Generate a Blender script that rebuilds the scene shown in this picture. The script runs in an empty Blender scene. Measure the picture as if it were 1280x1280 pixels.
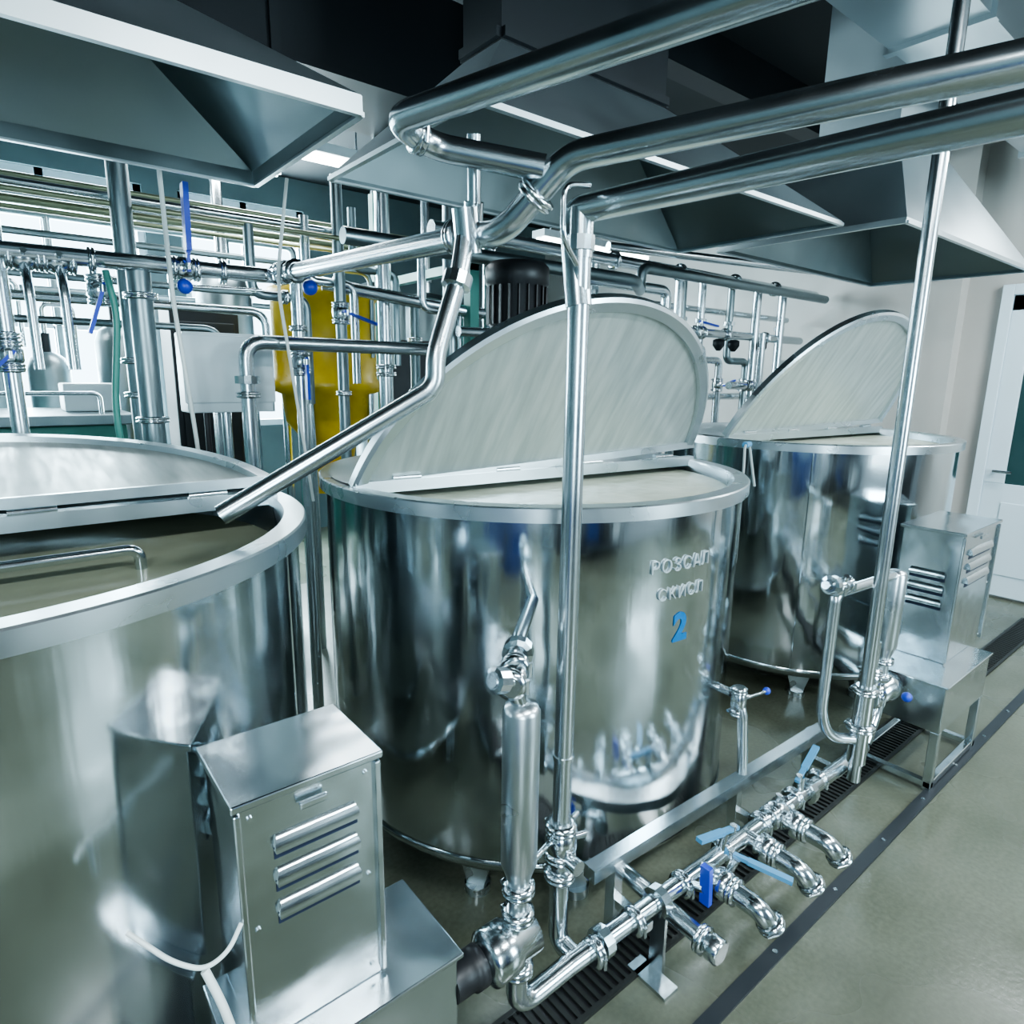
import bpy, math, random
from mathutils import Vector, Matrix
random.seed(7)
sc=bpy.context.scene
V=Vector
# ------------------------------------------------------------------ materials
def mk(name,col,metal=0.0,rough=0.4,rvar=0.0,rscale=8.0,bump=0.0,bscale=3.0,stretch=(1,1,1),col2=None,cscale=4.0,emit=None,estr=0.0,ior=None,bdist=0.01,streak=0.0):
    m=bpy.data.materials.new(name);m.use_nodes=True
    nt=m.node_tree;b=nt.nodes['Principled BSDF']
    b.inputs['Base Color'].default_value=(*col,1);b.inputs['Metallic'].default_value=metal;b.inputs['Roughness'].default_value=rough
    if ior is not None:b.inputs['IOR'].default_value=ior
    if emit:
        b.inputs['Emission Color'].default_value=(*emit,1);b.inputs['Emission Strength'].default_value=estr
    tc=nt.nodes.new('ShaderNodeTexCoord');mp=nt.nodes.new('ShaderNodeMapping');mp.inputs['Scale'].default_value=stretch
    nt.links.new(tc.outputs['Object'],mp.inputs['Vector'])
    def noise(s,d=4,vec=None):
        n=nt.nodes.new('ShaderNodeTexNoise');n.inputs['Scale'].default_value=s;n.inputs['Detail'].default_value=d
        nt.links.new((vec or mp).outputs['Vector'],n.inputs['Vector']);return n
    if rvar:
        n=noise(rscale,2);r=nt.nodes.new('ShaderNodeMapRange');r.inputs['From Min'].default_value=0.25;r.inputs['From Max'].default_value=0.75
        r.inputs['To Min'].default_value=max(0.02,rough-rvar);r.inputs['To Max'].default_value=rough+rvar
        nt.links.new(n.outputs['Fac'],r.inputs['Value']);nt.links.new(r.outputs['Result'],b.inputs['Roughness'])
    if col2:
        n=noise(cscale,6);r=nt.nodes.new('ShaderNodeValToRGB');r.color_ramp.elements[0].position=0.35;r.color_ramp.elements[1].position=0.65
        r.color_ramp.elements[0].color=(*col,1);r.color_ramp.elements[1].color=(*col2,1)
        nt.links.new(n.outputs['Fac'],r.inputs['Fac']);nt.links.new(r.outputs['Color'],b.inputs['Base Color'])
    last=None
    if bump:
        n=noise(bscale,2);bp=nt.nodes.new('ShaderNodeBump');bp.inputs['Strength'].default_value=bump;bp.inputs['Distance'].default_value=bdist
        nt.links.new(n.outputs['Fac'],bp.inputs['Height']);nt.links.new(bp.outputs['Normal'],b.inputs['Normal']);last=bp
    if streak:
        m2=nt.nodes.new('ShaderNodeMapping');m2.inputs['Scale'].default_value=(1,1,.06);nt.links.new(tc.outputs['Object'],m2.inputs['Vector'])
        n=noise(26,2,m2);b2=nt.nodes.new('ShaderNodeBump');b2.inputs['Strength'].default_value=streak;b2.inputs['Distance'].default_value=.002
        nt.links.new(n.outputs['Fac'],b2.inputs['Height'])
        if last:nt.links.new(last.outputs['Normal'],b2.inputs['Normal'])
        nt.links.new(b2.outputs['Normal'],b.inputs['Normal'])
    return m
TANK=mk('polished_steel',(.60,.66,.69),1,.13,.05,4,bump=.5,bscale=2.3,bdist=.024,streak=.3)
RIM=mk('rim_steel',(.58,.64,.67),1,.3,.05,8)
PIPE=mk('pipe_steel',(.57,.63,.66),1,.24,.04,8)
FIT=mk('fitting_steel',(.60,.66,.69),1,.18,.04,12)
BOX=mk('cabinet_steel',(.57,.63,.66),1,.2,.05,3,bump=.6,bscale=4,bdist=.015)
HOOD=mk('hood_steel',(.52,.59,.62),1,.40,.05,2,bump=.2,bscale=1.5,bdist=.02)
HOODF=mk('hood_edge_steel',(.55,.63,.66),1,.4,.05,3)
LID=mk('wet_lid_steel',(.32,.355,.345),.5,.4,.1,5,stretch=(9,1.2,1.2),col2=(.42,.455,.44),cscale=3.2)
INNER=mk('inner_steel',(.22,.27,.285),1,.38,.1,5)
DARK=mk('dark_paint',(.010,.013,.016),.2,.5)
BLACK=mk('black_rubber',(.012,.012,.014),0,.45)
BLUE=mk('blue_plastic',(.02,.05,.42),0,.35)
BLUE2=mk('blue_worn_plastic',(.08,.25,.42),0,.4)
LIQ=mk('milky_liquid',(.50,.53,.43),0,.16,ior=1.24,col2=(.70,.72,.61),cscale=3.5,bump=.5,bscale=14,bdist=.006)
LIQD=mk('olive_liquid',(.21,.23,.17),0,.12,ior=1.26,col2=(.29,.31,.23),cscale=2,bump=.15,bscale=6,bdist=.004)
YEL=mk('yellow_paint',(.60,.40,.015),0,.35,.1,8,col2=(.42,.27,.008))
GREEN=mk('green_paint',(.05,.20,.165),0,.4,.1,6)
WHITEP=mk('white_plastic',(.50,.57,.60),0,.4,.1,8)
CABLE=mk('white_cable',(.6,.65,.64),0,.5)
GCABLE=mk('grey_cable',(.3,.34,.34),0,.5)
BEIGE=mk('wall_tiles',(.43,.41,.385),0,.4,.08,4,col2=(.385,.37,.35),cscale=1.5)
COOL=mk('front_wall_paint',(.36,.41,.45),0,.45,.08,4,col2=(.30,.35,.39),cscale=1.5)
TEAL=mk('back_wall_paint',(.10,.15,.16),0,.5,.08,4,col2=(.07,.11,.12),cscale=1.5)
DOORW=mk('door_white',(.56,.66,.72),0,.35)
GLASSD=mk('dark_glass',(.02,.05,.05),0,.08)
BRASS=mk('olive_pipe_paint',(.24,.26,.17),.6,.4)
GRATE=mk('grate_iron',(.03,.032,.03),.5,.5)
STRIP=mk('floor_strip_rubber',(.025,.03,.035),.2,.4)
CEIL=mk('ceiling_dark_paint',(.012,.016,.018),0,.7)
TUBE=mk('lamp_tube',(1,1,1),0,.5,emit=(.88,.98,1.0),estr=16)
BLUETXT=mk('blue_paint',(.0,.11,.30),0,.4)
LABEL=mk('label_grey',(.42,.475,.495),.35,.35)
DRUM=mk('drum_blue_paint',(.01,.035,.15),0,.35)
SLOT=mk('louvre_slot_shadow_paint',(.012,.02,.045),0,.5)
def floormat():
    m=bpy.data.materials.new('wet_concrete');m.use_nodes=True;nt=m.node_tree;b=nt.nodes['Principled BSDF']
    tc=nt.nodes.new('ShaderNodeTexCoord')
    def n(s,d):
        q=nt.nodes.new('ShaderNodeTexNoise');q.inputs['Scale'].default_value=s;q.inputs['Detail'].default_value=d;nt.links.new(tc.outputs['Object'],q.inputs['Vector']);return q
    a=n(1.3,8);r=nt.nodes.new('ShaderNodeValToRGB');e=r.color_ramp.elements
    e[0].position=.35;e[0].color=(.072,.078,.056,1);e[1].position=.65;e[1].color=(.135,.143,.11,1)
    nt.links.new(a.outputs['Fac'],r.inputs['Fac'])
    c=n(60,3);mx=nt.nodes.new('ShaderNodeMixRGB');mx.blend_type='OVERLAY';mx.inputs['Fac'].default_value=.25
    nt.links.new(r.outputs['Color'],mx.inputs['Color1']);nt.links.new(c.outputs['Fac'],mx.inputs['Color2']);nt.links.new(mx.outputs['Color'],b.inputs['Base Color'])
    w=n(.9,3);mr=nt.nodes.new('ShaderNodeMapRange');mr.inputs['From Min'].default_value=.4;mr.inputs['From Max'].default_value=.6;mr.inputs['To Min'].default_value=.12;mr.inputs['To Max'].default_value=.42
    nt.links.new(w.outputs['Fac'],mr.inputs['Value']);nt.links.new(mr.outputs['Result'],b.inputs['Roughness'])
    bp=nt.nodes.new('ShaderNodeBump');bp.inputs['Strength'].default_value=.15;bp.inputs['Distance'].default_value=.004
    nt.links.new(c.outputs['Fac'],bp.inputs['Height']);nt.links.new(bp.outputs['Normal'],b.inputs['Normal'])
    return m
FLOOR=floormat()
# ------------------------------------------------------------------ builder
def basis(ax):
    ax=V(ax).normalized();t=V((0,0,1)) if abs(ax.z)<.9 else V((1,0,0))
    u=ax.cross(t).normalized();w=ax.cross(u).normalized();return ax,u,w
class B:
    def __init__(s,name):
        s.name=name;s.v=[];s.f=[];s.fm=[];s.fs=[];s.mats=[]
    def mi(s,m):
        if m not in s.mats:s.mats.append(m)
        return s.mats.index(m)
    def add(s,vs,fs,m,smooth=False):
        o=len(s.v);s.v+= [tuple(q) for q in vs];k=s.mi(m)
        for f in fs:
            s.f.append(tuple(i+o for i in f));s.fm.append(k);s.fs.append(smooth)
    def box(s,lo,hi,m,M=None):
        x0,y0,z0=lo;x1,y1,z1=hi
        vs=[V(q) for q in((x0,y0,z0),(x1,y0,z0),(x1,y1,z0),(x0,y1,z0),(x0,y0,z1),(x1,y0,z1),(x1,y1,z1),(x0,y1,z1))]
        if M:vs=[M@q for q in vs]
        s.add(vs,[(0,3,2,1),(4,5,6,7),(0,1,5,4),(1,2,6,5),(2,3,7,6),(3,0,4,7)],m)
    def bar(s,p0,p1,w,h,m):
        p0=V(p0);p1=V(p1);ax,u,k=basis(p1-p0)
        vs=[p+u*a*w/2+k*b*h/2 for p in(p0,p1) for a,b in((-1,-1),(1,-1),(1,1),(-1,1))]
        s.add(vs,[(0,1,2,3),(7,6,5,4),(0,4,5,1),(1,5,6,2),(2,6,7,3),(3,7,4,0)],m)
    def lathe(s,o,ax,prof,m,n=28,smooth=True,caps=True):
        o=V(o);ax,u,w=basis(ax);vs=[];fs=[]
        for r,h in prof:
            for i in range(n):
                a=2*math.pi*i/n;vs.append(o+ax*h+(u*math.cos(a)+w*math.sin(a))*r)
        for j in range(len(prof)-1):
            for i in range(n):
                k=(i+1)%n;fs.append((j*n+i,j*n+k,(j+1)*n+k,(j+1)*n+i))
        s.add(vs,fs,m,smooth)
        if caps:
            for j in(0,len(prof)-1):
                if prof[j][0]>1e-4:
                    s.add(vs[j*n:(j+1)*n],[tuple(range(n))],m)
    def cyl(s,p0,p1,r,m,r1=None,n=24):
        p0=V(p0);p1=V(p1);s.lathe(p0,p1-p0,[(r,0),(r if r1 is None else r1,(p1-p0).length)],m,n)
    def sph(s,c,r,m,n=14):
        s.lathe(c,(0,0,1),[(max(1e-5,r*math.sin(math.pi*i/8)),-r*math.cos(math.pi*i/8)) for i in range(9)],m,n)
    def tube(s,pts,r,m,fil=.07,n=18):
        pts=[V(p) for p in pts];path=[pts[0]]
        for i in range(1,len(pts)-1):
            a,b,c=pts[i-1],pts[i],pts[i+1];d0=(a-b);d1=(c-b);L=min(fil,d0.length*.48,d1.length*.48)
            p=b+d0.normalized()*L;q=b+d1.normalized()*L
            for k in range(9):
                t=k/8;path.append(p*(1-t)**2+b*2*t*(1-t)+q*t*t)
        path.append(pts[-1])
        ax,u,w=basis(path[1]-path[0]);rings=[];pt=(path[1]-path[0]).normalized()
        for i,p in enumerate(path):
            t=(path[min(i+1,len(path)-1)]-path[max(i-1,0)]).normalized()
            q=pt.rotation_difference(t);u=q@u;u=(u-t*u.dot(t)).normalized();w=t.cross(u);pt=t
            rings.append([p+(u*math.cos(2*math.pi*k/n)+w*math.sin(2*math.pi*k/n))*r for k in range(n)])
        vs=[q for g in rings for q in g];fs=[]
        for j in range(len(rings)-1):
            for i in range(n):
                k=(i+1)%n;fs.append((j*n+i,j*n+k,(j+1)*n+k,(j+1)*n+i))
        s.add(vs,fs,m,True);s.add(rings[0],[tuple(range(n))],m);s.add(rings[-1],[tuple(range(n))[::-1]],m)
    def clamp(s,p,ax,r,m=None):
        m=m or FIT;ax=V(ax).normalized();p=V(p)
        s.lathe(p-ax*.014,ax,[(r*1.02,0),(r*1.5,.004),(r*1.5,.011),(r*1.2,.014),(r*1.5,.017),(r*1.5,.024),(r*1.02,.028)],m,24)
        _,u,w=basis(ax);s.cyl(p+u*r*1.5-w*.012,p+u*r*1.5+w*.02,.006,m,n=8)
    def nut(s,p,ax,r,m=None):
        m=m or FIT;ax=V(ax).normalized();p=V(p)
        s.lathe(p-ax*.018,ax,[(r*1.05,0),(r*1.55,.003),(r*1.55,.033),(r*1.05,.036)],m,12,False)
    def lever(s,q,h,L,m,w=.03):
        h=V(h).normalized();q=V(q)
        s.bar(q-h*.02,q+h*.06,w*.65,.012,m);s.bar(q+h*.05,q+h*L,w*.9,.013,m);s.cyl(q-V((0,0,.012)),q+V((0,0,.012)),w*.42,FIT,n=12)
    def valve(s,p,ax,r,side=(0,0,1),hdir=None,L=.13,hm=None):
        ax=V(ax).normalized();p=V(p);side=V(side).normalized()
        s.lathe(p-ax*.035,ax,[(r*1.1,0),(r*1.5,.015),(r*1.5,.055),(r*1.1,.07)],FIT,20)
        s.clamp(p-ax*.042,ax,r);s.clamp(p+ax*.042,ax,r)
        s.cyl(p,p+side*(r*1.5+.03),.010,FIT,n=12)
        if hdir is not None:s.lever(p+side*(r*1.5+.03),hdir,L,hm or BLUE)
    def make(s,parent=None,bevel=0):
        me=bpy.data.meshes.new(s.name);me.from_pydata(s.v,[],s.f)
        for m in s.mats:me.materials.append(m)
        for p,k,sm in zip(me.polygons,s.fm,s.fs):p.material_index=k;p.use_smooth=sm
        me.update();o=bpy.data.objects.new(s.name,me);sc.collection.objects.link(o)
        if parent:o.parent=parent
        if bevel:
            md=o.modifiers.new('bevel','BEVEL');md.width=bevel;md.segments=2;md.limit_method='ANGLE';md.angle_limit=math.radians(60)
        return o
# ------------------------------------------------------------------ room
X0,X1,Y0,Y1,H=-3.6,6.35,-3.2,7.0,3.7
b=B('floor');b.box((X0,Y0,-.1),(X1,Y1,0),FLOOR);b.make()
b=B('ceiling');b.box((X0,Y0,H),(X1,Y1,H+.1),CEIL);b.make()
def wall_y(name,y,t,holes,mat):
    b=B(name);xs=X0
    for (a,c,z0,z1) in holes:
        b.box((xs,y,0),(a,y+t,H),mat);b.box((a,y,0),(c,y+t,z0),mat);b.box((a,y,z1),(c,y+t,H),mat);xs=c
    b.box((xs,y,0),(X1,y+t,H),mat);b.make()
HB=[(-1.9,-.4,.9,3.4),(-.2,1.3,.9,3.4),(1.6,2.8,1.2,3.4)]
HF=[(-2.6,-1.4,1.1,2.9),(2.6,4.2,1.0,3.1)]
wall_y('wall_back',Y1,.15,HB,TEAL);wall_y('wall_front',Y0-.15,.15,HF,COOL)
b=B('wall_left');b.box((X0-.15,Y0,0),(X0,Y1,H),TEAL);b.make()
b=B('wall_right');b.box((X1,Y0,0),(X1+.15,Y1,H),BEIGE);b.make()
b=B('wall_right_pier');b.box((X1-.16,1.95,0),(X1,Y1,H),BEIGE);b.make()
b=B('baseboard_right');b.box((X1-.02,Y0,0),(X1,.58,.12),WHITEP);b.make()
wn=1
for y,hs in((Y1,HB),(Y0-.15,HF)):
    for (a,c,z0,z1) in hs:
        b=B('window_%d'%wn);wn+=1
        for q in((a,c,z0,z0+.06),(a,c,z1-.06,z1),(a,a+.06,z0,z1),(c-.06,c,z0,z1),((a+c)/2-.03,(a+c)/2+.03,z0,z1),(a,c,z0+1.2,z0+1.25)):
            b.box((q[0],y+.04,q[2]),(q[1],y+.1,q[3]),DOORW)
        b.make()
b=B('door_1')
ya,yb=.68,1.62;dx=X1-.002
b.box((dx-.05,ya-.08,0),(dx,ya,2.5),DOORW);b.box((dx-.05,yb,0),(dx,yb+.08,2.5),DOORW);b.box((dx-.05,ya,2.42),(dx,yb,2.5),DOORW)
b.box((dx-.035,ya,.02),(dx-.005,yb,.95),DOORW);b.box((dx-.035,ya,.95),(dx-.005,ya+.14,2.42),DOORW);b.box((dx-.035,yb-.14,.95),(dx-.005,yb,2.42),DOORW);b.box((dx-.035,ya,2.3),(dx-.005,yb,2.42),DOORW)
b.box((dx-.025,ya+.14,.95),(dx-.015,yb-.14,2.3),GLASSD);b.box((dx-.045,ya+.14,.2),(dx-.035,yb-.14,.8),DOORW)
b.cyl((dx-.09,yb-.07,1.05),(dx-.03,yb-.07,1.05),.012,FIT);b.cyl((dx-.09,yb-.07,1.05),(dx-.09,yb-.19,1.05),.012,FIT)
b.make(bevel=.006)
# ------------------------------------------------------------------ vats
LR=.795
def vat(cx,cy,Z,phi,liq,liqz,motor=False,ly=0,seams=(-150,-35),hz=.03,off=0.0,tilt=0.0,zb=.2):
    root=bpy.data.objects.new('stainless_steel_vat',None);sc.collection.objects.link(root);root.location=(cx,cy,0)
    ly=math.radians(ly);ex=V((math.cos(ly),math.sin(ly),0));ey=V((-math.sin(ly),math.cos(ly),0));ez=V((0,0,1))
    b=B('body')
    b.lathe((0,0,0),(0,0,1),[(.8,Z-.04),(.8,zb+.04),(.79,zb+.015),(.76,zb),(.1,zb-.05)],TANK,128,caps=False)
    b.lathe((0,0,0),(0,0,1),[(.822,Z-.044),(.822,Z-.004)],RIM,128,caps=False)
    b.lathe((0,0,0),(0,0,1),[(.822,Z-.004),(.818,Z)],RIM,128,False,caps=False)
    b.lathe((0,0,0),(0,0,1),[(.818,Z),(.768,Z)],RIM,128,False,caps=False)
    b.lathe((0,0,0),(0,0,1),[(.80,Z-.044),(.822,Z-.044)],RIM,128,False,caps=False)
    b.lathe((0,0,0),(0,0,1),[(.768,Z),(.762,Z-.01),(.76,.9)],RIM,128,caps=False)
    for a in seams:
        c,s_=math.cos(math.radians(a)),math.sin(math.radians(a));b.bar((c*.799,s_*.799,zb+.03),(c*.799,s_*.799,Z-.05),.005,.004,TANK)
    b.lathe((0,0,0),(0,0,1),[(.801,zb+.035),(.805,zb+.04),(.805,zb+.055),(.801,zb+.06)],TANK,128,caps=False)
    b.make(root)
    b=B('liquid');b.lathe((0,0,0),(0,0,1),[(.759,liqz-.02),(.759,liqz)],liq,96);b.make(root)
    b=B('legs')
    for a in(-115,-40,40,140,215):
        c,s_=math.cos(math.radians(a)),math.sin(math.radians(a));p=V((c*.66,s_*.66,0))
        t=V((-s_,c,0));r=V((c,s_,0))
        vs=[p+t*x*w+r*y*w2+V((0,0,z)) for z,w,w2 in((0.02,.028,.02),(zb+.02,.07,.03)) for x,y in((-1,-1),(1,-1),(1,1),(-1,1))]
        b.add(vs,[(0,3,2,1),(4,5,6,7),(0,1,5,4),(1,2,6,5),(2,3,7,6),(3,0,4,7)],RIM)
        b.cyl(p,p+V((0,0,.03)),.045,RIM)
    b.make(root)
    a0=math.asin(off/.79);n=64
    A=[a0+(math.pi-2*a0)*i/n for i in range(n+1)]
    b=B('rear_cover');a1=math.asin(off/.79)
    AA=[-a1+(math.pi+2*a1)*i/n for i in range(n+1)]
    vs=[V((0,0,Z+.02))]+[(ex*math.cos(a)+ey*math.sin(a))*.79+ez*(Z+.004) for a in AA]
    b.add(vs,[(0,i,i+1) for i in range(1,n+1)]+[(0,n+1,1)],HOOD,False)
    hc=math.cos(a1)*.79
    b.bar(ex*-hc-ey*off+ez*(Z-.005),ex*hc-ey*off+ez*(Z-.005),.03,.04,RIM)
    for x in(-.6,-.2,.2,.6):b.cyl(ex*(x-.05)-ey*off+ez*(Z+.02),ex*(x+.05)-ey*off+ez*(Z+.02),.013,FIT,n=12)
    b.make(root)
    b=B('lid');ph=math.radians(phi);exl=(ex+ez*tilt).normalized();up=ey*math.cos(ph)+ez*math.sin(ph)
    nn=ey*-math.sin(ph)+ez*math.cos(ph)
    O=ez*(Z+hz)-ey*off-up*off
    def P(a,r,d):return O+exl*math.cos(a)*r+up*math.sin(a)*r+nn*d
    vs=[P(a,LR-.045,-.012) for a in A];b.add(vs,[tuple(range(n+1))],LID)
    vs=[P(a,LR,-.025) for a in A];b.add(vs,[tuple(range(n+1))],HOOD)
    prof=[(LR-.045,-.012),(LR-.042,.006),(LR-.008,.008),(LR+.005,.0),(LR+.005,-.03),(LR-.03,-.034)]
    for j in range(len(prof)-1):
        vs=[P(a,r,d) for a in A for r,d in prof[j:j+2]]
        b.add(vs,[(i*2,(i+1)*2,(i+1)*2+1,i*2+1) for i in range(n)],RIM,True)
    b.bar(P(A[0],LR,0),P(A[-1],LR,0),.016,.028,RIM)
    b.make(root)
    if motor:
        b=B('agitator_motor');m=V(motor)
        b.cyl(m,m+V((0,0,.3)),.06,FIT);b.lathe(m,(0,0,1),[(.1,.3),(.12,.33),(.12,.42),(.07,.44)],DARK)
        b.lathe(m,(0,0,1),[(.11,.44),(.125,.46),(.125,.62),(.14,.63),(.14,.70),(.12,.72),(.03,.73)],BLACK)
        for i in range(20):
            a=i*math.pi/10;b.bar(m+V((math.cos(a)*.13,math.sin(a)*.13,.46)),m+V((math.cos(a)*.13,math.sin(a)*.13,.62)),.012,.006,BLACK)
        b.cyl(m+V((0,0,.05)),m+V((0,0,-.7)),.03,FIT);b.make(root)
    return root
T1=vat(-.15,1.925,1.39,7.5,LIQD,1.28,hz=.045)
T2=vat(1.666,1.931,1.395,121.5,LIQ,1.345,motor=(.20,.36,1.51),ly=-6,seams=(-20,),off=.125,tilt=.045,zb=.18)
T3=vat(3.92,1.96,1.435,121,LIQ,1.39,ly=-6,off=.04,tilt=.03,zb=.15)
b=B('agitator_arm');b.tube([(-.45,-.2,1.33),(.39,-.2,1.33),(.39,-.2,1.24)],.013,FIT,.03);b.cyl((-.1,-.06,1.39),(-.1,-.06,.9),.02,FIT)
b.bar((-.35,-.2,1.33),(-.1,-.06,1.35),.02,.02,FIT);b.make(T1)
b=B('sample_cock');b.cyl((.45,-.64,1.0),(.45,-.77,1.0),.012,FIT);b.nut((.45,-.76,1.0),(0,1,0),.014);b.cyl((.39,-.77,1.0),(.51,-.77,1.0),.008,FIT);b.cyl((.45,-.77,1.02),(.45,-.77,.94),.010,FIT);b.make(T1)
def wraptext(txt,size,xc,zc,mat,ext,parent,off=.0):
    cu=bpy.data.curves.new('t','FONT');cu.body=txt;cu.size=size;cu.align_x='CENTER';cu.align_y='CENTER';cu.extrude=ext;cu.space_character=1.12;cu.offset=off
    to=bpy.data.objects.new('t',cu);sc.collection.objects.link(to);bpy.context.view_layer.update()
    me=bpy.data.meshes.new_from_object(to.evaluated_get(bpy.context.evaluated_depsgraph_get()))
    bpy.data.objects.remove(to)
    for v in me.vertices:
        a=-math.pi/2+(v.co.x+xc)/.8;r=.801+ext+v.co.z
        v.co=(r*math.cos(a),r*math.sin(a),zc+v.co.y)
    me.materials.clear();me.materials.append(mat)
    o=bpy.data.objects.new('lettering',me);sc.collection.objects.link(o);o.parent=parent
wraptext('РОЗСАЛ',.058,-.075,1.195,LABEL,.003,T2,-.0008);wraptext('СКИСЛ',.053,-.07,1.105,LABEL,.003,T2,-.0008);wraptext('2',.125,-.065,.985,BLUETXT,.0006,T2,.005)
b=B('sensor_cable');b.tube([(2.66,1.6,.9),(2.66,1.6,1.38),(2.7,1.63,1.45),(2.79,1.66,1.45),(2.80,1.62,1.25)],.006,GCABLE,.06,10);b.cyl((2.72,1.64,1.45),(2.78,1.655,1.45),.014,BLUE2);b.make()
# ------------------------------------------------------------------ hoods
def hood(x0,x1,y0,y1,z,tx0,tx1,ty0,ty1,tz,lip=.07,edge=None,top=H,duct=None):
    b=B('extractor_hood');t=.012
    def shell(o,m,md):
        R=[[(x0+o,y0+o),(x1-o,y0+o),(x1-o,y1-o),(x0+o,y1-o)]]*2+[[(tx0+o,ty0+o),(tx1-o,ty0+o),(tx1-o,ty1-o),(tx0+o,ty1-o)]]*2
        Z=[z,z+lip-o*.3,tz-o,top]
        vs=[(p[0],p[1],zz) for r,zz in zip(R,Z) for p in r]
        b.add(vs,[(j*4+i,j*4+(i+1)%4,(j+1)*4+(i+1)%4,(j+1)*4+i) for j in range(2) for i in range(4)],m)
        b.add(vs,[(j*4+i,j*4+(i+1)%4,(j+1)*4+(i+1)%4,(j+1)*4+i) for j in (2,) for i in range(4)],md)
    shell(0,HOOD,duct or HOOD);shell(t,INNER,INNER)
    for p,q in(((x0,y0),(x1,y0)),((x1,y0),(x1,y1)),((x1,y1),(x0,y1)),((x0,y1),(x0,y0))):
        b.bar((*p,z),(*q,z),.018,.012,edge or HOOD)
        if edge:b.bar((*p,z+lip*.5),(*q,z+lip*.5),.008,lip*.9,edge)
    zz=tz+.02
    for p,q in(((tx0,ty0),(tx1,ty0)),((tx1,ty0),(tx1,ty1)),((tx1,ty1),(tx0,ty1)),((tx0,ty1),(tx0,ty0))):
        b.bar((*p,zz),(*q,zz),.04,.03,duct or HOOD)
    b.make()
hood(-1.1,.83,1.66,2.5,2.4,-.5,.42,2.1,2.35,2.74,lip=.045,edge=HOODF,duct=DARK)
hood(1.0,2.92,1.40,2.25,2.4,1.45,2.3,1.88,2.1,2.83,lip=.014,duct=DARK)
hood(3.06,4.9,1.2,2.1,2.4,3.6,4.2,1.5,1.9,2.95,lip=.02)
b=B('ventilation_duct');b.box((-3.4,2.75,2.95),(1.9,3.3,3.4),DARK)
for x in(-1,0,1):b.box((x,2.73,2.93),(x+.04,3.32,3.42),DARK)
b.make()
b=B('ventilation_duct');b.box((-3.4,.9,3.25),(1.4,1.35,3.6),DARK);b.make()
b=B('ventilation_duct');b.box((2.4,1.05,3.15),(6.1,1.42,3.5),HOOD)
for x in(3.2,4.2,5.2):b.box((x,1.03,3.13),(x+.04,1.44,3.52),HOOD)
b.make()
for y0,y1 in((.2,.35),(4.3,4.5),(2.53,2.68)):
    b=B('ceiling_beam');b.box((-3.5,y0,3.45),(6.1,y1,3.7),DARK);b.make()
# ------------------------------------------------------------------ overhead pipes
b=B('overhead_pipe')
b.tube([(1.25,-1.0,2.27),(.73,1.31,2.27),(.84,1.34,2.25),(1.02,1.16,2.2)],.029,PIPE,.05)
b.clamp((.8,1.33,2.257),(1,0,-.1),.024);b.make()
b=B('overhead_pipe')
b.tube([(1.62,-.9,2.22),(1.05,1.12,2.22),(.99,1.27,2.08),(.985,1.4,2.09),(1.0,2.87,2.15),(-1.8,2.9,2.13)],.031,PIPE,.05)
for p,ax in(((1.02,1.19,2.15),(-.06,.15,-.14)),((.985,1.45,2.095),(0,1,0)),((.997,2.6,2.14),(0,1,0)),((.8,2.88,2.147),(1,0,0)),((.35,2.885,2.14),(1,0,0)),((.0,2.89,2.14),(1,0,0))):b.clamp(p,ax,.031)
b.cyl((.985,1.38,2.09),(.955,1.34,2.3),.016,PIPE);b.cyl((.98,1.38,2.1),(.97,1.36,2.16),.024,FIT)
b.valve((.66,2.885,2.145),(1,0,0),.03,(0,-1,0),(0.02,0,1),.3,BLUE)
b.bar((.66,2.80,2.2),(.665,2.80,2.44),.045,.02,BLUE)
b.valve((1.0,2.75,2.148),(0,1,0),.03,(1,0,0),None)
b.sph((.62,2.72,2.06),.028,BLUE);b.cyl((.62,2.72,2.06),(.9,2.72,2.07),.007,FIT);b.sph((1.1,2.72,2.1),.032,BLUE)
b.make()
b=B('overhead_pipe')
b.tube([(1.24,-.9,2.1),(1.03,1.08,2.1),(1.03,1.05,1.9)],.029,PIPE,.04);b.make()
b=B('support_post')
b.cyl((1.03,1.05,.27),(1.03,1.05,2.04),.024,PIPE);b.nut((1.03,1.05,2.03),(0,0,1),.020);b.cyl((1.03,1.05,2.0),(1.03,1.05,2.1),.027,PIPE)
b.tube([(1.0,1.0,2.13),(.93,1.0,2.12),(.93,1.0,2.02),(.99,1.02,1.98)],.006,FIT,.03,8)
b.cyl((1.03,1.05,.55),(1.03,1.05,.53),.03,FIT);b.cyl((1.03,1.05,.8),(1.03,1.05,.81),.027,FIT);b.make()
b=B('support_post')
b.cyl((2.46,.89,.22),(2.46,.89,3.69),.024,PIPE)
b.cyl((2.46,.89,.3),(2.46,.89,.62),.034,FIT);b.clamp((2.46,.89,.45),(0,0,1),.034);b.clamp((2.46,.89,.6),(0,0,1),.03)
b.make()
b=B('filling_pipe')
b.tube([(.945,1.36,2.09),(.915,1.34,1.99),(.83,1.32,1.79),(.83,1.32,1.72),(.37,1.48,1.44)],.023,PIPE,.05)
b.nut((.905,1.338,1.97),(.1,.03,.25),.023);b.cyl((.955,1.36,2.04),(.94,1.355,2.14),.032,FIT);b.make()
b=B('process_pipe')
b.tube([(1.4,3.3,2.2),(2.2,3.1,2.1),(5.9,3.1,2.1)],.034,PIPE);b.tube([(2.0,2.95,1.98),(4.2,2.95,1.98),(4.2,2.95,1.5)],.028,PIPE)
b.tube([(2.9,3.0,1.3),(2.9,3.0,2.35),(3.8,3.0,2.35),(3.8,3.0,1.2)],.036,PIPE)
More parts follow.
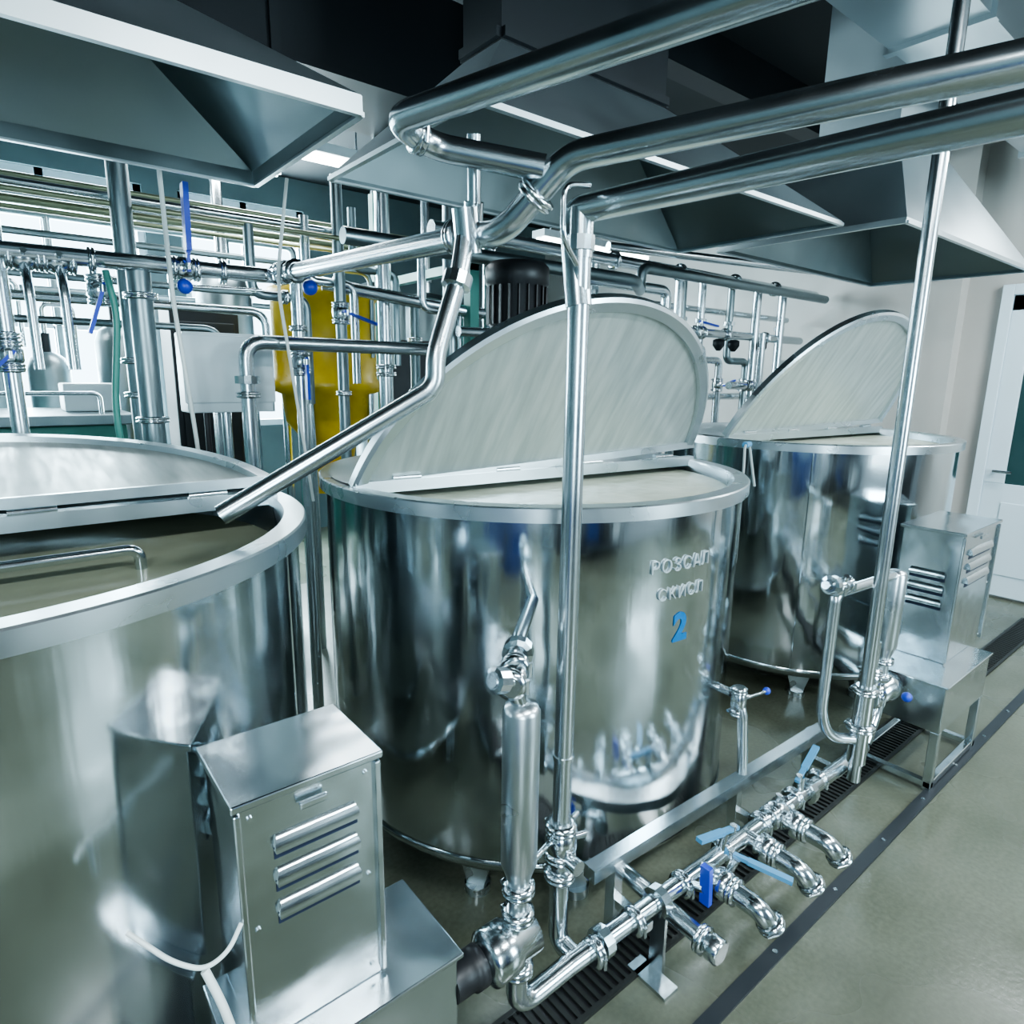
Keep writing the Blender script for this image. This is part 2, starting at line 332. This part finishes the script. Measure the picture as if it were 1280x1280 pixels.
b.tube([(1.9,3.05,2.5),(6.0,3.05,2.5)],.04,PIPE);b.tube([(3.4,3.2,2.62),(6.0,2.6,2.62)],.03,PIPE);b.tube([(1.2,2.6,2.3),(3.0,2.6,2.3),(3.4,2.9,2.3),(3.4,2.9,2.45),(5.9,2.9,2.45)],.034,INNER)
for x in(2.3,3.3,4.0,4.7,5.3):
    b.clamp((x,3.1,2.1),(1,0,0),.034);b.clamp((x,3.05,2.5),(1,0,0),.04)
b.valve((4.34,3.1,2.1),(1,0,0),.034,(0,-.3,1),(1,0,-.1),.22);b.valve((3.5,2.95,1.98),(1,0,0),.028,(0,-1,0),(0,0,-1),.16)
b.valve((3.8,3.0,1.75),(0,0,1),.036,(0,-1,0),(.6,0,.5),.14,BLUE2);b.valve((2.9,3.0,1.8),(0,0,1),.036,(0,-1,0),(1,0,0),.15)
b.tube([(3.3,2.9,1.75),(3.5,2.9,1.75),(3.5,2.9,1.2)],.035,FIT,.06);b.tube([(4.75,2.8,2.1),(4.75,2.8,1.0)],.03,PIPE)
for x in(2.3,3.15,4.05,5.1,5.5):b.cyl((x,3.08,0),(x,3.08,2.52),.035,PIPE)
for i,x in enumerate((4.25,4.5,4.9,5.7)):
    b.tube([(x,3.2,2.5),(x,3.2,1.9),(x+.3,3.2,1.9),(x+.3,3.2,1.2)],.03,PIPE if i%2 else INNER,.06);b.nut((x,3.2,2.2),(0,0,1),.03);b.valve((x+.3,3.2,1.7),(0,0,1),.03,(0,-1,0),(1,0,.3) if i%2 else None,.14)
b.tube([(4.0,3.3,2.3),(6.0,3.3,2.3)],.025,PIPE);b.tube([(4.4,3.3,1.6),(6.1,3.3,1.6)],.03,PIPE)
b.tube([(4.5,2.9,1.7),(5.2,2.9,1.7),(5.2,2.9,1.0)],.03,FIT);b.valve((4.8,2.9,1.7),(1,0,0),.03,(0,-1,0),(0,0,1),.12)
for x in(4.4,4.6,5.0):b.lathe((x,2.95,2.05),(0,0,-1),[(.02,0),(.045,.01),(.045,.05),(.015,.09)],DARK,16)
b.make()
b=B('valve_cluster')
b.tube([(3.0,2.75,1.2),(3.0,2.75,2.0),(3.5,2.75,2.0)],.035,FIT,.06);b.valve((3.2,2.75,2.0),(1,0,0),.035,(0,-.4,1),(1,0,.2),.16,BLUE)
b.tube([(3.0,2.75,1.75),(3.35,2.72,1.75),(3.35,2.72,1.3)],.035,FIT,.06);b.nut((3.1,2.74,1.75),(1,0,0),.035);b.valve((3.35,2.72,1.6),(0,0,1),.035,(0,-1,0),(.1,0,-1),.16,BLUE2)
b.sph((3.05,2.6,2.1),.03,BLUE);b.cyl((3.05,2.6,2.1),(3.05,2.75,2.05),.008,FIT)
b.lathe((3.45,2.72,2.0),(1,0,0),[(.045,0),(.07,.01),(.07,.05),(.045,.06)],FIT,24)
b.make()
b=B('centrifugal_pump');b.cyl((3.15,2.95,1.45),(3.6,2.95,1.5),.13,DARK);b.lathe((3.6,2.95,1.5),(1,0,.1),[(.15,0),(.15,.05),(.08,.09)],FIT,28);b.box((3.2,2.85,0),(3.55,3.05,1.36),INNER);b.make()
# ------------------------------------------------------------------ back pipe rack
b=B('pipe_rack')
for i in range(9):
    y=3.15+.12*i;z=2.40+.04*(i%3)+.012*i;b.tube([(-3.4,y,z),(1.9+.3*random.random(),y,z)],.011+.005*(i%2),BRASS if i%3!=1 else PIPE,.1,10)
for i,(x,y) in enumerate([(-.35,3.0),(.08,3.05),(.505,3.15),(1.15,3.0),(1.45,3.2),(1.75,3.3),(2.0,3.4),(-.8,3.0),(2.05,3.1)]):
    r=.028+.012*(i%3==2);b.cyl((x,y,.0),(x,y,2.2+.5*(i%3)),r,PIPE if i%2 else INNER)
    b.clamp((x,y,1.95-.08*(i%3)),(0,0,1),r);b.clamp((x,y,1.65+.1*(i%2)),(0,0,1),r)
for i in range(5):
    z=1.95+.1*i;y=3.35+.1*(i%5);b.tube([(-3.3,y,z),(.9+.25*i,y,z),(.9+.25*i,y,z-.5)],.016+.006*(i%2),PIPE if i%2 else INNER,.08)
for i in range(4):
    x=1.0+.3*i;y=3.35+.1*(i%3);z=2.1+.1*(i%3)
    b.tube([(x,y-.2,z+.3),(x,y-.2,z),(x+.25,y-.2,z),(x+.25,y-.2,z-.5)],.022,PIPE if i%2 else INNER,.06);b.clamp((x+.15,y-.2,z),(1,0,0),.022)
for i,(x,y,z) in enumerate([(.37,2.9,2.04),(-.2,3.0,2.0),(1.15,3.0,1.8),(1.45,3.2,2.05),(.08,3.05,1.8)]):
    b.valve((x,y,z),(0,0,1),.03,(0,-1,0),[(-.35,0,-1),(.7,0,.3),(0,0,-1),(1,0,-.3),(-.6,0,-.6)][i],.17)
for x in(-2.5,-.75,2.15):
    for y in(3.05,4.18):b.box((x,y,0),(x+.06,y+.06,2.93),GREEN)
    b.box((x,3.05,2.32),(x+.06,4.24,2.37),GREEN)
b.tube([(.83,2.75,1.2),(.83,2.75,1.87),(1.75,2.75,1.87)],.03,PIPE,.08);b.clamp((.83,2.75,1.66),(0,0,1),.032);b.nut((.83,2.75,1.72),(0,0,1),.032)
b.cyl((.5,2.9,.0),(.5,2.9,2.12),.042,INNER);b.clamp((.5,2.9,2.03),(0,0,1),.04);b.clamp((.5,2.9,1.56),(0,0,1),.04)
for x in(-.1,.15,.25):
    b.valve((x,2.9,2.13),(1,0,0),.03,(0,-1,.2),None);b.tube([(x,2.9,2.13),(x,2.8,2.03),(x,2.8,1.75)],.015,PIPE,.05,10)
b.make()
b=B('hose');b.tube([(.55,2.65,2.7),(.56,2.65,2.0),(.6,2.66,1.5),(.62,2.7,1.2)],.008,CABLE,.1,8);b.tube([(1.02,2.7,2.5),(.95,2.68,2.1),(1.0,2.66,1.6),(1.06,2.7,1.2)],.007,CABLE,.1,8);b.tube([(.38,2.8,2.1),(.40,2.78,1.95),(.36,2.8,1.6),(.4,2.8,1.1)],.012,GREEN,.1,8);b.make()
b=B('junction_box');b.box((.64,2.93,1.58),(.99,3.07,1.91),WHITEP);b.box((.63,2.92,1.62),(1.0,2.932,1.9),WHITEP)
b.cyl((.72,2.98,1.6),(.72,2.98,1.35),.012,BLACK);b.cyl((.9,2.98,1.6),(.9,2.98,1.35),.012,BLACK);b.box((.78,3.07,0),(.84,3.12,1.9),PIPE);b.cyl((.8,2.98,1.6),(.8,2.98,0),.02,PIPE);b.make(bevel=.006)
b=B('yellow_hopper')
b.lathe((1.7,4.0,0),(0,0,1),[(.31,2.26),(.33,2.25),(.33,2.2),(.315,2.19),(.315,1.72),(.33,1.7),(.33,1.64),(.28,1.62),(.26,1.45),(.18,1.35),(.15,1.2)],YEL,48)
b.cyl((1.7,4,1.2),(1.7,4,1.0),.17,YEL)
for a in range(4):
    c,s_=math.cos(a*1.57+.8),math.sin(a*1.57+.8);b.cyl((1.7+c*.28,4+s_*.28,0),(1.7+c*.28,4+s_*.28,1.66),.025,PIPE)
b.make()
b=B('green_process_tank')
b.box((-1.6,4.4,.5),(.62,5.3,1.44),GREEN);b.box((-1.65,4.35,1.44),(.67,5.35,1.5),INNER);b.box((-1.6,4.38,1.1),(.62,4.4,1.14),WHITEP)
for x in(-1.5,-.5,.5):
    for y in(4.45,5.2):b.box((x,y,0),(x+.06,y+.06,.5),GREEN)
b.tube([(-1.5,4.4,1.5),(-1.5,4.4,1.62),(.5,4.4,1.62),(.5,4.4,1.5)],.012,PIPE,.04,8)
b.make(bevel=.008)
for x,y,r,z in((.78,5.6,.14,1.95),(.36,5.7,.13,1.75),(.06,5.8,.1,1.9),(1.1,6.1,.12,2.2)):
    b=B('steel_kettle');b.lathe((x,y,0),(0,0,1),[(r,0),(r,z),(r*.8,z+.08),(.05,z+.12)],INNER,32);b.cyl((x,y,z+.1),(x,y,z+.25),.03,DARK);b.tube([(x,y,z+.2),(x,y,z+.45),(x+.18,y,z+.45),(x+.18,y,z)],.018,PIPE,.05,10);b.make()
b=B('distribution_pipe')
for z in(2.35,2.6,2.9):b.tube([(-2.5,6.3,z),(2.4,6.3,z),(2.4,6.3,z-.6)],.03,INNER,.08)
for x in(-1.2,-.3,.5,.95,1.8):b.cyl((x,6.3,0),(x,6.3,2.9),.025,INNER);b.clamp((x,6.3,2.1),(0,0,1),.025)
b.make()
b=B('white_crate');b.box((.35,4.7,1.502),(.64,5.0,1.67),WHITEP);b.make(bevel=.01)
for x,y,r in((2.6,5.0,.22),(3.3,5.4,.3),(1.5,5.4,.2)):
    b=B('process_column');b.lathe((x,y,0),(0,0,1),[(r,0.0),(r,2.3),(r*.8,2.45),(.04,2.5)],INNER,32);b.cyl((x,y,2.5),(x,y,3.3),.04,PIPE);b.clamp((x,y,2.6),(0,0,1),.04);b.make()
b=B('electrical_cabinet');b.box((2.3,4.3,0),(2.9,4.7,2.0),DARK);b.box((2.33,4.285,.1),(2.87,4.3,1.9),DARK);b.make(bevel=.01)
b=B('electrical_cabinet');b.box((.9,4.4,0),(1.3,4.7,2.15),DARK);b.box((.93,4.385,.1),(1.27,4.4,2.05),DARK);b.make(bevel=.01)
# ------------------------------------------------------------------ pump cabinets
def cabinet(x0,x1,y0,y1,bx0,bx1,by0,by1,zb=.56,lb=.25,zt=1.05,side=False):
    b=B('pump_cabinet')
    b.box((x0,y0,zb),(x1,y1,zt-.01),BOX)
    b.box((x0-.012,y0-.012,zt-.015),(x1+.012,y1+.012,zt),BOX)
    b.bar((x0-.002,y0-.004,zb+.01),(x0-.002,y0-.004,zt-.02),.012,.012,BOX);b.bar((x1+.002,y0-.004,zb+.01),(x1+.002,y0-.004,zt-.02),.012,.012,BOX)
    w=x1-x0
    def louvre(o,ux,nv,L):
        o=V(o);ux=V(ux);nv=V(nv);z=V((0,0,1));pr=[(0.0,.022),(.007,.018),(.012,.009),(.014,-.002),(.014,-.008)]
        vs=[];
        for k,(d,h) in enumerate(pr):
            e=.004*(k<2);vs+= [o+ux*e+nv*d+z*h,o+ux*(L-e)+nv*d+z*h]
        b.add(vs,[(2*k,2*k+1,2*k+3,2*k+2) for k in range(len(pr)-1)],BOX,True)
        for e in(0,1):
            b.add([vs[2*k+e] for k in range(len(pr))]+[o+ux*(L*e)+z*-.008],[tuple(range(len(pr)+1))],BOX)
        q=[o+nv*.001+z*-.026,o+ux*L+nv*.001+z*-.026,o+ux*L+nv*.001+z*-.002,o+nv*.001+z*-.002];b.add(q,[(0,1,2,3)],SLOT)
    for i in range(3):
        z=zt-.11-.066*i;louvre((x0+w*.22,y0,z),(1,0,0),(0,-1,0),w*.62);louvre((x1-w*.2,y1,z),(-1,0,0),(0,1,0),w*.6)
        if side:louvre((x0,y1-.05,z-.1),(0,-1,0),(-1,0,0),(y1-y0)*.6)
    for x in(x0+.02,x1-.02):
        for z in(zb+.03,.8,zt-.04):b.cyl((x,y0-.004,z),(x,y0+.001,z),.005,FIT,n=10)
    b.bar((x0+w*.4,y0-.012,zt-.045),(x0+w*.6,y0-.012,zt-.045),.01,.014,FIT)
    b.box((bx0,by0,lb),(bx1,by1,zb-.01),BOX);b.box((bx0-.01,by0-.01,zb-.012),(bx1+.01,by1+.01,zb),BOX)
    for x in(bx0,bx1-.035):
        for y in(by0,by1-.035):b.box((x,y,0.0),(x+.035,y+.035,lb),BOX)
    b.bar((bx0,by0+.017,.03),(bx1,by0+.017,.03),.03,.03,BOX);b.bar((bx0,by1-.017,.03),(bx1,by1-.017,.03),.03,.03,BOX)
    b.bar((bx0+.017,by0,.03),(bx0+.017,by1,.03),.03,.03,BOX);b.bar((bx1-.017,by0,.03),(bx1-.017,by1,.03),.03,.03,BOX)
    b.make(bevel=.003)
cabinet(.235,.485,1.0,1.20,.2,.63,.94,1.18,zt=1.06)
cabinet(3.22,3.70,.86,1.10,2.98,3.55,.77,1.1,zb=.5,lb=.28,side=True,zt=1.11)
b=B('cable_tie');b.tube([(.07,1.05,.87),(.12,.99,.83),(.16,.965,.81),(.2,.975,.812),(.226,.99,.84)],.004,CABLE,.03,8);b.tube([(.16,.965,.81),(.175,.94,.76),(.19,.93,.68)],.007,CABLE,.03,8);b.make()
# ------------------------------------------------------------------ pumps + filters
def pump(fx,fy,x_box,ztop,sgn=1):
    b=B('pump_with_filter')
    b.lathe((fx,fy,0),(0,0,1),[(.02,ztop),(.036,ztop-.006),(.042,ztop-.02),(.042,.66),(.036,.645),(.022,.60),(.022,.5)],RIM,32)
    b.clamp((fx,fy,.59),(0,0,1),.026);b.clamp((fx,fy,.52),(0,0,1),.026)
    z=.45
    b.lathe((fx-.09*sgn,fy,z),(sgn,0,0),[(.02,-.02),(.045,-.01),(.062,0),(.062,.06),(.05,.075),(.05,.13),(.03,.14)],FIT,32)
    b.lathe((x_box,fy,z),(sgn,0,0),[(.04,0),(.04,.05),(.046,.052),(.046,.08),(.03,.085)],BLACK,28)
    b.cyl((x_box,fy,z),(fx,fy,z),.022,FIT)
    return b
b=pump(.82,.97,.63,1.06)
b.tube([(.82,.97,.46),(.82,.97,.25),(1.03,.975,.25)],.026,FIT,.06);b.clamp((.82,.97,.37),(0,0,1),.026)
b.tube([(.82,.97,1.04),(.80,.98,1.11),(.93,1.12,1.12),(1.16,1.33,1.12)],.018,FIT,.03);b.valve((.82,1.0,1.11),(.7,.7,.0),.022,(-.7,0,.3),None)
b.nut((.89,1.07,1.12),(1,1,0),.024);b.tube([(.84,1.0,1.02),(.93,1.1,1.0),(1.1,1.3,1.0)],.010,FIT);b.cyl((.81,.97,1.11),(.73,.96,1.14),.014,FIT);b.nut((.75,.962,1.135),(1,.1,-.3),.018)
b.make()
b=pump(2.83,.97,2.98,.99,-1)
b.tube([(2.83,.97,.5),(2.83,.97,.36),(2.72,.96,.25)],.026,FIT,.06);b.clamp((2.74,.96,.45),(1,0,0),.03)
b.tube([(2.8,.97,.97),(2.31,.97,1.0),(2.29,.97,.98),(2.29,.97,.52),(2.34,.95,.42),(2.44,.9,.4)],.02,PIPE,.06)
b.valve((2.33,.97,1.02),(1,0,0),.02,(-.3,-.3,.6),None);b.nut((2.25,.97,1.04),(1,0,-.1),.022);b.cyl((2.2,.97,1.05),(2.3,.97,1.02),.014,FIT)
b.valve((2.68,.96,.55),(0,0,1),.028,(1,-1,0),None);b.tube([(2.68,.96,.72),(2.68,.96,.3),(2.5,.94,.25)],.024,FIT,.06);b.sph((2.75,.84,.5),.02,BLUE);b.make()
b=B('drain_tap');b.cyl((1.93,1.13,.66),(1.93,1.2,.66),.016,FIT);b.tube([(1.93,1.12,.68),(1.93,1.08,.6),(1.93,1.06,.38)],.018,PIPE,.03);b.valve((1.93,1.1,.64),(0,0,1),.018,(1,0,.0),None);b.cyl((1.95,1.1,.64),(2.07,1.08,.64),.006,FIT);b.sph((2.08,1.08,.64),.014,BLUE);b.make()
# ------------------------------------------------------------------ valve manifold
b=B('valve_manifold');Z=.25;YP=.965
b.tube([(1.0,.975,Z),(2.6,.94,Z),(2.68,.95,Z)],.027,FIT,.04)
b.tube([(1.03,1.05,.5),(1.03,1.05,.25),(1.03,.97,.25)],.026,FIT,.05);b.clamp((1.03,1.05,.46),(0,0,1),.028);b.valve((1.03,1.05,.56),(0,0,1),.028,(1,-.3,0),None)
b.cyl((.9,1.02,.58),(1.14,1.1,.56),.008,FIT);b.cyl((1.03,1.05,.52),(1.03,.98,.52),.02,FIT)
for x in(1.08,1.24,1.46,1.68,1.9,2.12,2.3):b.clamp((x,.96,Z),(1,0,0),.027)
b.nut((1.12,.97,Z),(1,0,0),.027);b.nut((1.35,.965,Z),(1,0,0),.03);b.nut((2.2,.95,Z),(1,0,0),.03)
b.tube([(1.37,1.12,Z-.01),(1.37,.78,Z-.03)],.026,FIT);b.clamp((1.37,.82,Z-.03),(0,1,0),.027);b.lathe((1.37,.795,Z-.03),(0,-1,0),[(.036,0),(.036,.03),(.03,.035)],FIT)
b.cyl((1.37,1.1,Z),(1.25,1.13,Z+.03),.008,FIT);b.sph((1.24,1.132,Z+.035),.018,BLUE)
for x in(1.56,1.8,1.99):
    b.cyl((x,.96,Z),(x,.89,Z),.028,FIT);b.lathe((x,.91,Z),(0,-1,0),[(.03,0),(.044,.01),(.044,.045),(.03,.055)],FIT,24)
    b.clamp((x,.895,Z),(0,1,0),.028);b.clamp((x,.845,Z),(0,1,0),.028)
    b.tube([(x,.85,Z),(x,.76,Z),(x+.03,.735,Z-.06)],.031,FIT,.06);b.clamp((x+.025,.738,Z-.045),(0.3,-.3,-.8),.027)
b.cyl((1.47,.96,Z),(1.47,.89,Z+.03),.014,FIT);b.bar((1.475,.885,Z-.02),(1.465,.885,Z+.11),.032,.018,BLUE)
b.cyl((1.66,.96,Z),(1.66,.95,.34),.012,FIT);b.lever((1.69,.94,.345),(-.95,.12,.12),.16,BLUE2,.027)
b.cyl((1.62,.90,Z),(1.62,.88,.31),.012,FIT);b.lever((1.62,.90,.315),(.35,-.85,-.12),.18,BLUE2,.025)
b.cyl((2.15,.95,Z),(2.15,.95,.33),.012,FIT);b.lever((2.13,.95,.335),(.9,.12,.3),.17,BLUE2,.026)
b.valve((2.0,.955,Z),(1,0,0),.028,(0,0,1),None)
b.bar((1.2,1.1,.33),(2.55,1.06,.33),.045,.045,PIPE)
for x in(1.3,1.95,2.5):
    b.bar((x,1.09,.0),(x,1.09,.33),.035,.035,PIPE);b.bar((x,1.09,.2),(x,.95,.2),.03,.03,PIPE)
b.bar((1.36,.96,.0),(1.36,.96,.24),.05,.012,PIPE);b.box((1.3,.88,.0),(1.36,1.02,.012),PIPE)
b.make()
b=B('drain_grate');b.box((-.5,.98,.001),(5.9,.995,.012),GRATE);b.box((-.5,1.115,.001),(5.9,1.13,.012),GRATE);b.box((-.5,.995,.0005),(5.9,1.115,.002),BLACK)
x=-.5
while x<5.9:b.box((x,.995,.002),(x+.012,1.115,.011),GRATE);x+=.028
b.make()
b=B('floor_edge_strip');b.box((-.5,.745,.0),(5.9,.79,.008),STRIP)
x=-.3
while x<5.8:b.cyl((x,.768,.008),(x,.768,.011),.008,PIPE,n=8);x+=.4
b.make()
# dark equipment added behind the camera, unseen, to darken the vats' reflections
for x,y in((-1.4,-.8),(-2.0,-.5),(-1.7,-1.6)):  # out-of-view drums, added so the left vat mirrors dark blue
    b=B('reflection_drum');b.lathe((x,y,0),(0,0,1),[(.28,0),(.29,.02),(.28,.04),(.28,.3),(.29,.31),(.28,.32),(.28,.58),(.29,.59),(.28,.6),(.28,.86),(.29,.88),(.27,.9),(.05,.9)],DRUM,40);b.make()
b=B('reflection_rack')  # unseen rack, added so the vats mirror dark upright stripes
for x in(.3,1.7):
    for y in(-3.0,-2.5):b.box((x,y,0),(x+.05,y+.05,2.3),DARK)
for z in(.3,.9,1.5,2.1):b.box((.3,-3.0,z),(1.75,-2.45,z+.04),DARK)
for i,(x,z) in enumerate([(.4,.34),(.85,.34),(1.3,.34),(.4,.94),(.9,.94),(1.3,1.54),(.5,1.54)]):b.box((x,-2.95,z),(x+.36,-2.55,z+.34),[DRUM,DARK,WHITEP][i%3])
b.make()
for x in(4.6,-.9):
    b=B('electrical_cabinet');b.box((x,-3.0,0),(x+.8,-2.6,2.0),DARK);b.make(bevel=.01)  # unseen cabinets, added as dark bands in the vats' reflections
# ------------------------------------------------------------------ lamps
def lamp(x,y,z,e,L=1.25,alongx=True):
    b=B('fluorescent_lamp');d=(L/2,.07) if alongx else (.07,L/2)
    b.box((x-d[0],y-d[1],z+.03),(x+d[0],y+d[1],z+.08),WHITEP)
    for o in(-.035,.035):
        if alongx:b.cyl((x-L/2+.02,y+o,z+.015),(x+L/2-.02,y+o,z+.015),.014,TUBE,n=10)
        else:b.cyl((x+o,y-L/2+.02,z+.015),(x+o,y+L/2-.02,z+.015),.014,TUBE,n=10)
    for s_ in(-.8,.8):
        px,py=(x+d[0]*s_,y) if alongx else (x,y+d[1]*s_);b.cyl((px,py,z+.08),(px,py,H),.006,PIPE,n=6)
    b.make()
    l=bpy.data.lights.new('lamp_light','AREA');l.shape='RECTANGLE';l.size=L if alongx else .25;l.size_y=.25 if alongx else L;l.energy=e;l.color=(.88,.97,1.0)
    o=bpy.data.objects.new('lamp_light',l);sc.collection.objects.link(o);o.location=(x,y,z-.01)
for x in(-1.4,1.2,4.0):lamp(x,-.9,3.2,105)
lamp(5.3,.2,3.2,68,alongx=False)
for x in(-1.0,1.3):lamp(x,5.2,3.2,30)
lamp(4.0,3.9,2.75,28);lamp(1.45,3.7,2.9,18,.9)
for y,hs,sg in((Y1+.25,HB,-1),(Y0-.3,HF,1)):
    for (a,c,z0,z1) in hs:
        l=bpy.data.lights.new('window_daylight','AREA');l.shape='RECTANGLE';l.size=c-a+.3;l.size_y=z1-z0+.2;l.energy=750 if sg<0 else 330;l.color=(.70,.92,1.0)
        o=bpy.data.objects.new('window_daylight',l);sc.collection.objects.link(o);o.location=((a+c)/2,y,(z0+z1)/2)
        o.rotation_euler=(math.radians(90 if sg>0 else -90),0,0)
w=bpy.data.worlds.new('world');sc.world=w;w.use_nodes=True;w.node_tree.nodes['Background'].inputs[0].default_value=(.6,.85,1.0,1);w.node_tree.nodes['Background'].inputs[1].default_value=6.0
try:sc.view_settings.look='AgX - Medium High Contrast'
except Exception:pass
# ------------------------------------------------------------------ camera
cam=bpy.data.cameras.new('camera');co=bpy.data.objects.new('camera',cam);sc.collection.objects.link(co);sc.camera=co
cam.sensor_width=36;cam.lens=22.5;cam.clip_start=.05
yaw=math.radians(51);p=math.radians(12);r=math.radians(.8)
F=V((math.cos(yaw)*math.cos(p),math.sin(yaw)*math.cos(p),-math.sin(p)));R=V((math.sin(yaw),-math.cos(yaw),0));U=R.cross(F)
R2=R*math.cos(r)+U*math.sin(r);U2=U*math.cos(r)-R*math.sin(r)
co.matrix_world=Matrix(((R2.x,U2.x,-F.x,0),(R2.y,U2.y,-F.y,0),(R2.z,U2.z,-F.z,1.75),(0,0,0,1)))
